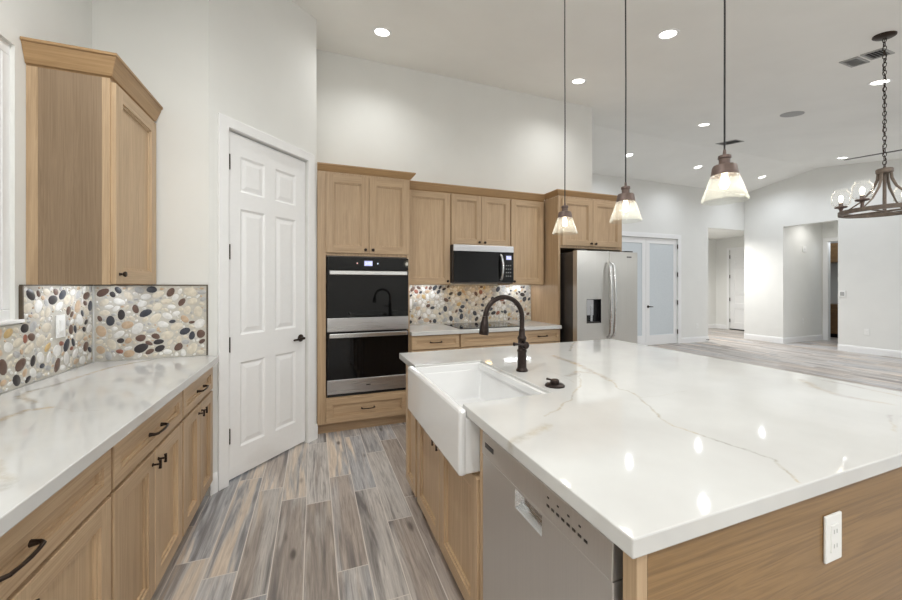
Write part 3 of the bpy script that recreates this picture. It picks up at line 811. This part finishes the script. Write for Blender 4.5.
for x in (.10, RW - .10): obj('hinge_cover', box(BM(), x - .05, x + .05, .02, .12, RH - .015, RH + .012, .004), 'steel_dark', t)

# ------------------------------------------------------------------ island
IX = .585                                                   # box face; doors stand 20 mm proud
t = thing('sink_cabinet', 'oak two-door sink base cabinet in the island under the white apron sink', 'cabinet', (IX, 2.10, 0), -PI / 2)
SW = 2.10 - 1.203
obj('body', box(BM(), 0, SW, 0, 1.0, .105, .655), 'oak_vertical', t)
obj('stile', box(BM(), SW - .024, SW, -.012, .02, .105, .873, .001), 'oak_vertical', t)
kick(t, SW, 1.0)
for k, (a, b) in enumerate(((.025, .43), (.435, .868))):
    dd = shaker(t, a, b, .108, .650, 'door', .06); knob(dd, (b - a) - .028 if k == 0 else .028, .50, True)
t = thing('base_cabinet', 'narrow oak island cabinet at the far end beside the apron sink', 'cabinet', (IX, 2.385, 0), -PI / 2, 'island cabinets')
obj('body', box(BM(), 0, .283, 0, 1.4, .105, .873), 'oak_vertical', t); kick(t, .283, 1.4)
shaker(t, .03, .270, .108, .862, 'door', .05)
t = thing('kitchen_island', 'oak island frame whose grained near end carries a white outlet', 'island', (.577, .53, 0), 0)
obj('end_panel', box(BM(), .028, 1.50, 0, .03, 0, .8735), 'oak_end_shaded', t)
obj('corner_post', box(BM(), 0, .0275, 0, .034, 0, .8735, .001), 'oak_vertical', t)
obj('back_panel', box(BM(), 1.47, 1.50, .0305, 1.85, 0, .8735), 'oak_depth', t)
outlet('white outlet on the oak end panel of the island', (1.224, .5295, .735), 0)

pts = [(.535, .50), (2.352, .50), (2.352, 2.42), (.535, 2.42), (.535, 2.012), (.945, 2.012), (.945, 1.302), (.535, 1.302)]
ct = obj('countertop', prism(BM(), [(x - ISL_O[0], y - ISL_O[1]) for x, y in pts], .8765, .914, .003), 'quartz_island', None, (ISL_O[0], ISL_O[1], 0))
tag(ct, 'large white veined quartz countertop on the kitchen island', 'countertop')

# apron sink
def sink():
    bm = BM(); X0, X1, Y0, Y1, Z0, Z1 = .512, .985, 1.254, 2.043, .662, .9085
    ZT = .8755
    # outer shell: apron face rises above the counter underside only in front of the cutout
    rim = .022
    ring_o = [(X0, Y0), (X1, Y0), (X1, Y1), (X0, Y1)]
    lo = [bm.verts.new((x, y, Z0)) for x, y in ring_o]
    top = [bm.verts.new((x, y, ZT)) for x, y in ring_o]
    IX0, IX1, IY0, IY1 = X0 + .032, .938, 1.322, 1.992
    it = [bm.verts.new((x, y, ZT)) for x, y in ((IX0, IY0), (IX1, IY0), (IX1, IY1), (IX0, IY1))]
    ib = [bm.verts.new((x, y, .70)) for x, y in ((IX0 + .02, IY0 + .02), (IX1 - .02, IY0 + .02), (IX1 - .02, IY1 - .02), (IX0 + .02, IY1 - .02))]
    bm.faces.new(lo[::-1]); bm.faces.new(ib)
    for k in range(4):
        j = (k + 1) % 4
        bm.faces.new((lo[k], lo[j], top[j], top[k])); bm.faces.new((it[j], it[k], ib[k], ib[j])); bm.faces.new((top[k], top[j], it[j], it[k]))
    bmesh.ops.recalc_face_normals(bm, faces=bm.faces)
    es = [e for e in bm.edges]
    bmesh.ops.bevel(bm, geom=es, offset=.011, segments=3, profile=.5, affect='EDGES')
    return bm
t = thing('apron_sink', 'white fireclay farmhouse apron sink set in the island', 'sink', (0, 0, 0), 0)
obj('basin', sink(), 'fireclay', t)
obj('apron', prism(BM(), [(.500, 1.252), (.533, 1.252), (.533, 2.045), (.500, 2.045)], .660, .908, .011), 'fireclay', t)
obj('side_rim', prism(BM(), [(.520, 1.3045), (.935, 1.3045), (.935, 1.322), (.520, 1.322)], .868, .905, .004), 'fireclay', t)
obj('side_rim', prism(BM(), [(.520, 1.992), (.935, 1.992), (.935, 2.0095), (.520, 2.0095)], .868, .905, .004), 'fireclay', t)
obj('rear_rim', prism(BM(), [(.922, 1.3225), (.9445, 1.3225), (.9445, 1.9915), (.922, 1.9915)], .868, .903, .004), 'fireclay', t)
obj('drain', lathe(BM(), [(.045, .7005), (.045, .703), (.03, .703), (.026, .7005)], 24, (.74, 1.66, 0), closed=True), 'bronze', t)

# faucet
t = thing('kitchen_faucet', 'oil-rubbed bronze gooseneck faucet standing behind the apron sink', 'faucet', (1.033, 1.686, .914), 0)
obj('base', lathe(BM(), [(.031, .0002), (.031, .008), (.027, .014), (.024, .02), (.023, .10), (.026, .105), (.026, .112), (.021, .118), (.021, .165), (.024, .17), (.024, .178), (.017, .19), (.015, .225)], 24), 'bronze', t)
pts = [(0, 0, .22), (0, 0, .26), (0, 0, .285)]
R_ = .108
for k in range(1, 17):
    a = PI * k / 16 * .97; pts.append((-R_ + R_ * math.cos(a), 0, .285 + R_ * math.sin(a)))
ex, ez = pts[-1][0], pts[-1][2]
obj('spout', tube(BM(), pts, .0128, 14), 'bronze', t)
obj('spray_head', tube(BM(), [(ex, 0, ez), (ex - .002, 0, ez - .02), (ex - .004, 0, ez - .03), (ex - .008, 0, ez - .085), (ex - .009, 0, ez - .092)], [.0145, .0165, .020, .026, .023], 18), 'bronze', t)
h = obj('handle', lathe(BM(), [(.017, 0), (.019, .004), (.019, .022), (.014, .026), (.0, .026)], 18, (0, -.02, .142), rot=Matrix.Rotation(PI / 2, 4, 'X')), 'bronze', t)
obj('lever', tube(BM(), [(0, -.040, .142), (-.02, -.043, .146), (-.055, -.047, .152), (-.078, -.05, .154)], [.008, .0065, .006, .010], 10), 'bronze', h)
t = thing('air_switch', 'round bronze button with a small lever on the counter beside the faucet', 'button', (1.018, 1.383, .914), 0)
obj('flange', lathe(BM(), [(.044, .0002), (.044, .005), (.038, .010), (.022, .012), (.0, .012)], 28), 'bronze', t)
obj('button', lathe(BM(), [(.020, .010), (.020, .026), (.016, .030), (.0, .030)], 20), 'bronze', t)
obj('lever', tube(BM(), [(0, 0, .024), (-.014, .016, .027), (-.024, .028, .029)], [.006, .007, .009], 10, flat=.6), 'bronze', t)

# dishwasher (local frame: x along -Y world)
t = thing('dishwasher', 'stainless dishwasher built into the island between the sink and the end panel', 'dishwasher', (.588, 1.200, 0), -PI / 2)
WW = .622
obj('tub', box(BM(), .012, WW - .02, .023, .56, .10, .853), 'steel_dark', t)
bm = BM(); slab(bm, WW - .008, .657, .045, [.226, .366], [.592, .649], {(1, 1)}, [(.003, .004), (.014, .024)], inner=1)
d = obj('door', bm, ['steel_dishwasher', 'steel_handle'], t, (.004, -.018, .105))
cpn = obj('control_strip', prism(BM(), [(.022, .765), (-.021, .765), (-.019, .842), (-.008, .852), (.022, .852)], .004, WW - .004, .002, axis='x'), 'steel_dishwasher', t)
for v in cpn.data.vertices: pass
obj('badge', box(BM(), .030, .092, -.0215, -.0192, .797, .813), 'steel_dark', cpn)
for i in range(8):
    x = .395 + i * .020
    obj('key', box(BM(), x, x + .011, -.0212, -.0192, .795, .801), 'steel_dark', cpn)
    if i % 2 == 0: obj('icon', box(BM(), x + .002, x + .009, -.0208, -.0188, .817, .821), 'steel_dark', cpn)
obj('toe_panel', box(BM(), .01, WW - .02, .05, .07, .003, .10), 'black_plastic', t)

# ------------------------------------------------------------------ lights of the room and added fill lamps
def lamp(name, kind, parent, loc, W, color, **kw):
    l = bpy.data.lights.new(name, kind); l.energy = W; l.color = color
    for k, v in kw.items(): setattr(l, k, v)
    o = bpy.data.objects.new(name, l); COL.objects.link(o); o.parent = parent; o.location = loc; return o
def downlight(label, x, y, z=None, W=None, color=COOL, tilt=True):
    zz = CZ(y) if z is None else z
    t = thing('recessed_light', label, 'light', (x, y, zz), 0, 'recessed ceiling downlights')
    if tilt: t.rotation_euler = (math.atan(.155) * (1 if y < 4.7 else -1), 0, 0)
    obj('trim_ring', lathe(BM(), [(.092, 0.0), (.090, -.004), (.076, -.008), (.066, -.003), (.066, 0.0)], 36, closed=True), 'paint_trim', t)
    obj('lens', lathe(BM(), [(.066, -.0015), (.066, -.0035), (0, -.0035)], 36), 'lens_glow', t)
    lo = lamp('downlight_beam', 'SPOT', t, (0, 0, -.02), SPOT_W if W is None else W, color, spot_size=2.75, spot_blend=.95, shadow_soft_size=.035)
    if tilt: lo.rotation_euler = (-t.rotation_euler[0], 0, 0)
    return t
K = (.975, .985, .965)
for a in ((.597, 3.437, 'recessed downlight over the double oven, leftmost in the ceiling', K),
          (2.883, 3.469, 'recessed downlight near the kitchen wall, between the two left pendant cords', K),
          (2.904, 2.336, 'large recessed downlight in the upper middle, between two pendant cords', K),
          (5.621, 2.04, 'recessed downlight right beside the chandelier chain', COOL),
          (5.54, 3.853, 'recessed downlight up left of the right pendant shade', COOL),
          (5.60, 5.324, 'recessed downlight right behind the middle pendant cord', COOL),
          (7.51, 5.35, 'recessed downlight just left of the right pendant shade', COOL),
          (9.58, 5.338, 'recessed downlight just right of the right pendant shade', COOL),
          (9.524, 3.955, 'recessed downlight above the chandelier jars, by the fan blade', COOL)):
    downlight(a[2], a[0], a[1], color=a[3], W=SPOT_W * (.5 if 3.4 < a[1] < 3.5 else 1.0))
# added ceiling spots outside the frame, positions chosen to brighten the room
for x, y, c in ((-.35, 1.05, tuple(1.3 * q for q in K)), (.3, -1.1, K), (2.9, -1.3, K), (3.4, .3, K), (5.6, .2, COOL), (5.6, -1.6, COOL), (7.6, 1.2, COOL), (7.6, -.9, COOL), (9.5, 1.6, COOL)):
    l = bpy.data.lights.new('ceiling_fill_lamp', 'SPOT'); l.energy = SPOT_W * 1.25; l.color = c; l.spot_size = 3.1; l.spot_blend = .7; l.shadow_soft_size = .06
    o = bpy.data.objects.new('ceiling_fill_lamp', l); COL.objects.link(o); o.location = (x, y, CZ(y) - .03)
for x, y, z_, e, c in ((-.2, -1.3, 2.35, 50, (1, 1, .98)), (6.4, -1.6, 2.4, 55, (.95, .98, 1)), (1.9, -1.9, 2.35, 22, (1, 1, .98))):   # added point lamps behind the camera, filling the surfaces that face them
    l = bpy.data.lights.new('rear_fill_lamp', 'POINT'); l.energy = e; l.color = c; l.shadow_soft_size = .12
    o = bpy.data.objects.new('rear_fill_lamp', l); COL.objects.link(o); o.location = (x, y, z_)
for x, y, z_, e in ((11.0, 4.85, 2.97, 30), (9.3, 6.75, 2.76, 330)):       # lamps of the niche and the hall, out of sight
    l = bpy.data.lights.new('room_lamp', 'SPOT'); l.energy = e; l.color = (1, .985, .95); l.spot_size = 2.9; l.spot_blend = .8; l.shadow_soft_size = .06
    o = bpy.data.objects.new('room_lamp', l); COL.objects.link(o); o.location = (x, y, z_)

# pendants
def pendant(label, x, y):
    t = thing('pendant_light', label, 'lamp', (x, y, 1.69), 0, 'glass pendants over the island')
    zc = CZ(y) - 1.69
    obj('ceiling_canopy', lathe(BM(), [(.06, zc + .006), (.06, zc - .012), (.045, zc - .024), (.0, zc - .024)], 24), 'rust_metal', t)
    obj('cord', tube(BM(), [(0, 0, .188), (.0015, 0, .7), (-.001, 0, 1.2), (0, 0, zc - .02)], .0032, 8), 'rubber', t)
    obj('socket_cap', lathe(BM(), [(.0045, .196), (.006, .178), (.0205, .174), (.0215, .164), (.018, .161), (.018, .140), (.022, .137), (.0, .137)], 24), 'rust_metal', t)
    obj('shade_holder', lathe(BM(), [(.020, .141), (.036, .137), (.0395, .130), (.0445, .098), (.042, .098), (.037, .127), (.020, .136)], 28, closed=True), 'rust_metal', t)
    obj('glass_shade', lathe(BM(), [(.0405, .104), (.0735, .0), (.0745, .001), (.0755, .004), (.0425, .106)], 40, closed=True), 'seeded_glass', t)
    obj('bulb', lathe(BM(), [(.0, .048), (.009, .051), (.0145, .060), (.0155, .070), (.012, .086), (.010, .100), (.010, .138), (0, .138)], 18), 'bulb_glow', t)
    lamp('bulb_light', 'POINT', t, (0, 0, .035), 1.5, (1, .95, .84), shadow_soft_size=.03)
    return t
p0 = pendant('glass cone pendant farthest from the camera, in front of the refrigerator cabinet', 1.47, 1.895)
pendant('middle one of the three glass cone pendants over the island', 1.47, 1.418)
pendant('nearest and largest looking glass cone pendant, rightmost over the island', 1.47, .944)

# chandelier
CX_, CY_, CZ_ = 4.456, 1.591, 1.985
t = thing('chandelier', 'wagon wheel chandelier with glass jar lights hanging on a chain at right', 'chandelier', (CX_, CY_, CZ_), 0)
zc = CZ(CY_) - CZ_
cn = obj('ceiling_canopy', lathe(BM(), [(.070, .004), (.070, -.012), (.058, -.020), (.012, -.024), (.0, -.024)], 28), 'hardware', t, (0, 0, zc)); cn.rotation_euler = (math.atan(.155), 0, 0)
bm = BM(); z = .372; i = 0
while z < zc - .03:
    pts = []
    for k in range(12):
        a = 2 * PI * k / 12; u, v = .011 * math.cos(a), .021 * math.sin(a)
        pts.append((u, 0, z + v) if i % 2 == 0 else (0, u, z + v))
    tube(bm, pts, .0028, 6, closed=True); z += .034; i += 1
obj('chain', bm, 'hardware', t)
obj('power_cord', tube(BM(), [(.012 * math.sin(k * 1.3), .008 * math.cos(k * 1.7), .34 + (zc - .36) * k / 24) for k in range(25)], .0025, 6), 'hardware', t)
obj('hub', lathe(BM(), [(.008, .372), (.012, .358), (.046, .355), (.051, .349), (.051, .324), (.046, .318), (.0, .318)], 28), 'driftwood', t)
obj('stem', tube(BM(), [(0, 0, .315), (0, 0, .01), (0, 0, -.012)], [.011, .012, .016], 12), 'driftwood', t)
RR = .258
obj('ring', lathe(BM(), [(RR - .012, -.012), (RR + .012, -.012), (RR + .012, .022), (RR - .012, .022)], 56, closed=True), 'driftwood', t)
bm = BM(); tube(bm, [(-RR, 0, .0), (RR, 0, .0)], .008, 8); tube(bm, [(0, -RR, .0), (0, RR, .0)], .008, 8)
obj('cross_bar', bm, 'driftwood', t)
R_ = Vector((math.cos(YAW), -math.sin(YAW))); F_ = Vector((math.sin(YAW), math.cos(YAW)))
for deg in (15, 118, 193, 298):
    a = math.radians(deg); dv = R_ * math.cos(a) + F_ * math.sin(a); px, py = dv.x * RR, dv.y * RR
    obj('arm', tube(BM(), [(dv.x * .036, dv.y * .036, .325), (dv.x * .040, dv.y * .040, .27), (dv.x * .065, dv.y * .065, .20), (dv.x * .14, dv.y * .14, .10), (dv.x * (RR - .01), dv.y * (RR - .01), .018)], [.010, .010, .009, .006, .005], 10), 'driftwood', t)
    cup = obj('light_cup', lathe(BM(), [(.012, .020), (.010, .050), (.016, .068), (.040, .074), (.044, .080), (.040, .086), (.016, .088), (.014, .118), (0, .118)], 22, (px, py, 0)), 'rust_metal', t)
    obj('jar', lathe(BM(), [(.034, .088), (.054, .097), (.062, .115), (.062, .190), (.056, .208), (.044, .218), (.045, .238), (.042, .238), (.041, .217), (.053, .206), (.059, .189), (.059, .116), (.052, .100), (.034, .091)], 30, (px, py, 0), closed=True), 'jar_glass', cup)
    obj('bulb', lathe(BM(), [(.009, .117), (.009, .128), (.015, .146), (.0165, .162), (.012, .178), (0, .186)], 16, (px, py, 0)), 'bulb_glow', cup)
    lamp('jar_light', 'POINT', t, (px, py, .20), .7, (1, .92, .78), shadow_soft_size=.02)

# ceiling fan, speaker, vents
fx, fy, fz = 7.14, 2.14, 3.10
t = thing('ceiling_fan', 'dark ceiling fan in the far room, one blade reaching in at the right edge', 'fan', (fx, fy, fz), 0)
obj('downrod', tube(BM(), [(0, 0, .04), (0, 0, CZ(fy) - fz)], .014, 10), 'fan_dark', t)
obj('motor', lathe(BM(), [(.0, -.06), (.09, -.055), (.12, -.02), (.12, .03), (.06, .06), (.0, .06)], 28), 'fan_dark', t)
for k in range(3):
    a = math.radians(110.9 + 120 * k); bm = BM()
    prism(bm, [(.10, -.03), (.30, -.045), (.72, -.035), (.75, -.012), (.75, .012), (.72, .035), (.30, .045), (.10, .03)], -.003, .003, .001)
    o = obj('blade', bm, 'fan_dark', t); o.rotation_euler = (math.radians(-6), 0, a)
def ceil_thing(name, label, cat, x, y, group=None):
    t = thing(name, label, cat, (x, y, CZ(y)), 0, group); t.rotation_euler = (math.atan(.155) * (1 if y < 4.7 else -1), 0, 0); return t
t = ceil_thing('ceiling_speaker', 'round grey speaker grille flush in the ceiling right of the pendants', 'speaker', 6.03, 3.006)
obj('grille', lathe(BM(), [(.125, 0), (.125, -.004), (.118, -.006), (0, -.006)], 36), 'speaker_grey', t)
def vent(label, x, y, w_, d_, n):
    t = ceil_thing('ceiling_vent', label, 'vent', x, y, 'ceiling air vents')
    pts = [(-w_ / 2, -d_ / 2), (w_ / 2, -d_ / 2), (w_ / 2, d_ / 2), (-w_ / 2, d_ / 2)]
    obj('backing', box(BM(), -w_ / 2 + .01, w_ / 2 - .01, -d_ / 2 + .01, d_ / 2 - .01, -.002, .0), VB if n == 7 else 'rubber', t)
    bm = BM(); b = .018
    for (x0, x1, y0, y1) in ((-w_ / 2, w_ / 2, -d_ / 2, -d_ / 2 + b), (-w_ / 2, w_ / 2, d_ / 2 - b, d_ / 2), (-w_ / 2, -w_ / 2 + b, -d_ / 2 + b, d_ / 2 - b), (w_ / 2 - b, w_ / 2, -d_ / 2 + b, d_ / 2 - b)): box(bm, x0, x1, y0, y1, -.008, 0)
    obj('frame', bm, 'vent_grey', t)
    for i in range(n):
        y_ = -d_ / 2 + b + (d_ - 2 * b) * (i + .5) / n
        o = obj('slat', box(BM(), -w_ / 2 + b, w_ / 2 - b, -.007, .007, -.001, .001), 'vent_grey', t, (0, y_, -.006)); o.rotation_euler = (math.radians(40), 0, 0)
    return t
VB = 'vent_grey'
vent('flat grey ceiling vent left of the chandelier chain, left half of the pair', 4.84, 1.925, .22, .13, 7)
vent('slatted ceiling vent touching the chandelier chain, right half of the pair', 4.81, 1.762, .20, .15, 5)
vent('small far ceiling vent seen behind the right pendant cord', 6.83, 4.30, .22, .34, 8)

# small wall fittings
outlet('white wall outlet right of the frosted glass doors', (8.60, WF - .0005, .39), 0)
outlet('white wall outlet low on the right wall', (WR - .0005, 3.93, .43), -PI / 2)
outlet('white wall outlet low in the niche of the right wall', (11.1, N1 - .0005, .50), 0)
t = thing('thermostat', 'small grey thermostat at the left end of the right wall', 'thermostat', (WR - .0005, 4.29, 1.18), -PI / 2)
obj('cover_plate', box(BM(), -.05, .05, -.012, 0, -.07, .07, .004), 'plastic_white', t)
obj('screen', box(BM(), -.032, .032, -.014, -.011, -.035, .045, .002), 'vent_grey', t)
t = thing('door_chime', 'square white chime box high on the wall of the niche', 'chime', (11.14, N1 - .0005, 2.24), 0)
obj('chime_cover', box(BM(), -.07, .07, -.016, 0, -.07, .07, .004), 'plastic_white', t)
obj('sound_slot', box(BM(), -.04, .04, -.0168, -.0155, -.008, .008), 'socket_grey', t)
t = thing('door_stop', 'small dark door stop on the baseboard at the far opening', 'door stop', (8.90, WF - .0155, .05), 0)
obj('spring_rod', tube(BM(), [(0, 0, 0), (0, -.05, 0)], .006, 8), 'hardware', t); obj('bumper', tube(BM(), [(0, -.05, 0), (0, -.065, 0)], .011, 10), 'rubber', t)

# laundry cabinets beyond the niche doorway
t = thing('laundry_cabinet', 'brown base cabinet seen through the doorway beyond the niche', 'cabinet', (12.65, 5.98, 0), -PI / 2)
obj('body', box(BM(), 0, 1.2, .02, .64, .1, .86), 'cabinet_brown', t); obj('toe_kick', box(BM(), 0, 1.2, .08, .64, 0, .1), 'dark_void', t)
for k in range(3): obj('door', slab(BM(), .39, .56, .02, [.06, .33], [.06, .50], {(1, 1)}, SH), 'cabinet_brown', t, (.005 + .4 * k, 0, .11)); obj('drawer', slab(BM(), .39, .16, .02, [.05, .34], [.04, .12], {(1, 1)}, SH), 'cabinet_brown', t, (.005 + .4 * k, 0, .685))
t = thing('laundry_upper_cabinet', 'brown wall cabinet seen through the doorway beyond the niche', 'cabinet', (12.65, 5.98, 1.96), -PI / 2)
obj('body', box(BM(), 0, 1.2, .02, .645, 0, .5), 'cabinet_brown', t)
for k in range(3): obj('door', slab(BM(), .39, .48, .02, [.06, .33], [.06, .42], {(1, 1)}, SH), 'cabinet_brown', t, (.005 + .4 * k, 0, .01))
l = lamp('laundry_light', 'POINT', None, (12.2, 5.0, 2.5), 12, COOL, shadow_soft_size=.1)
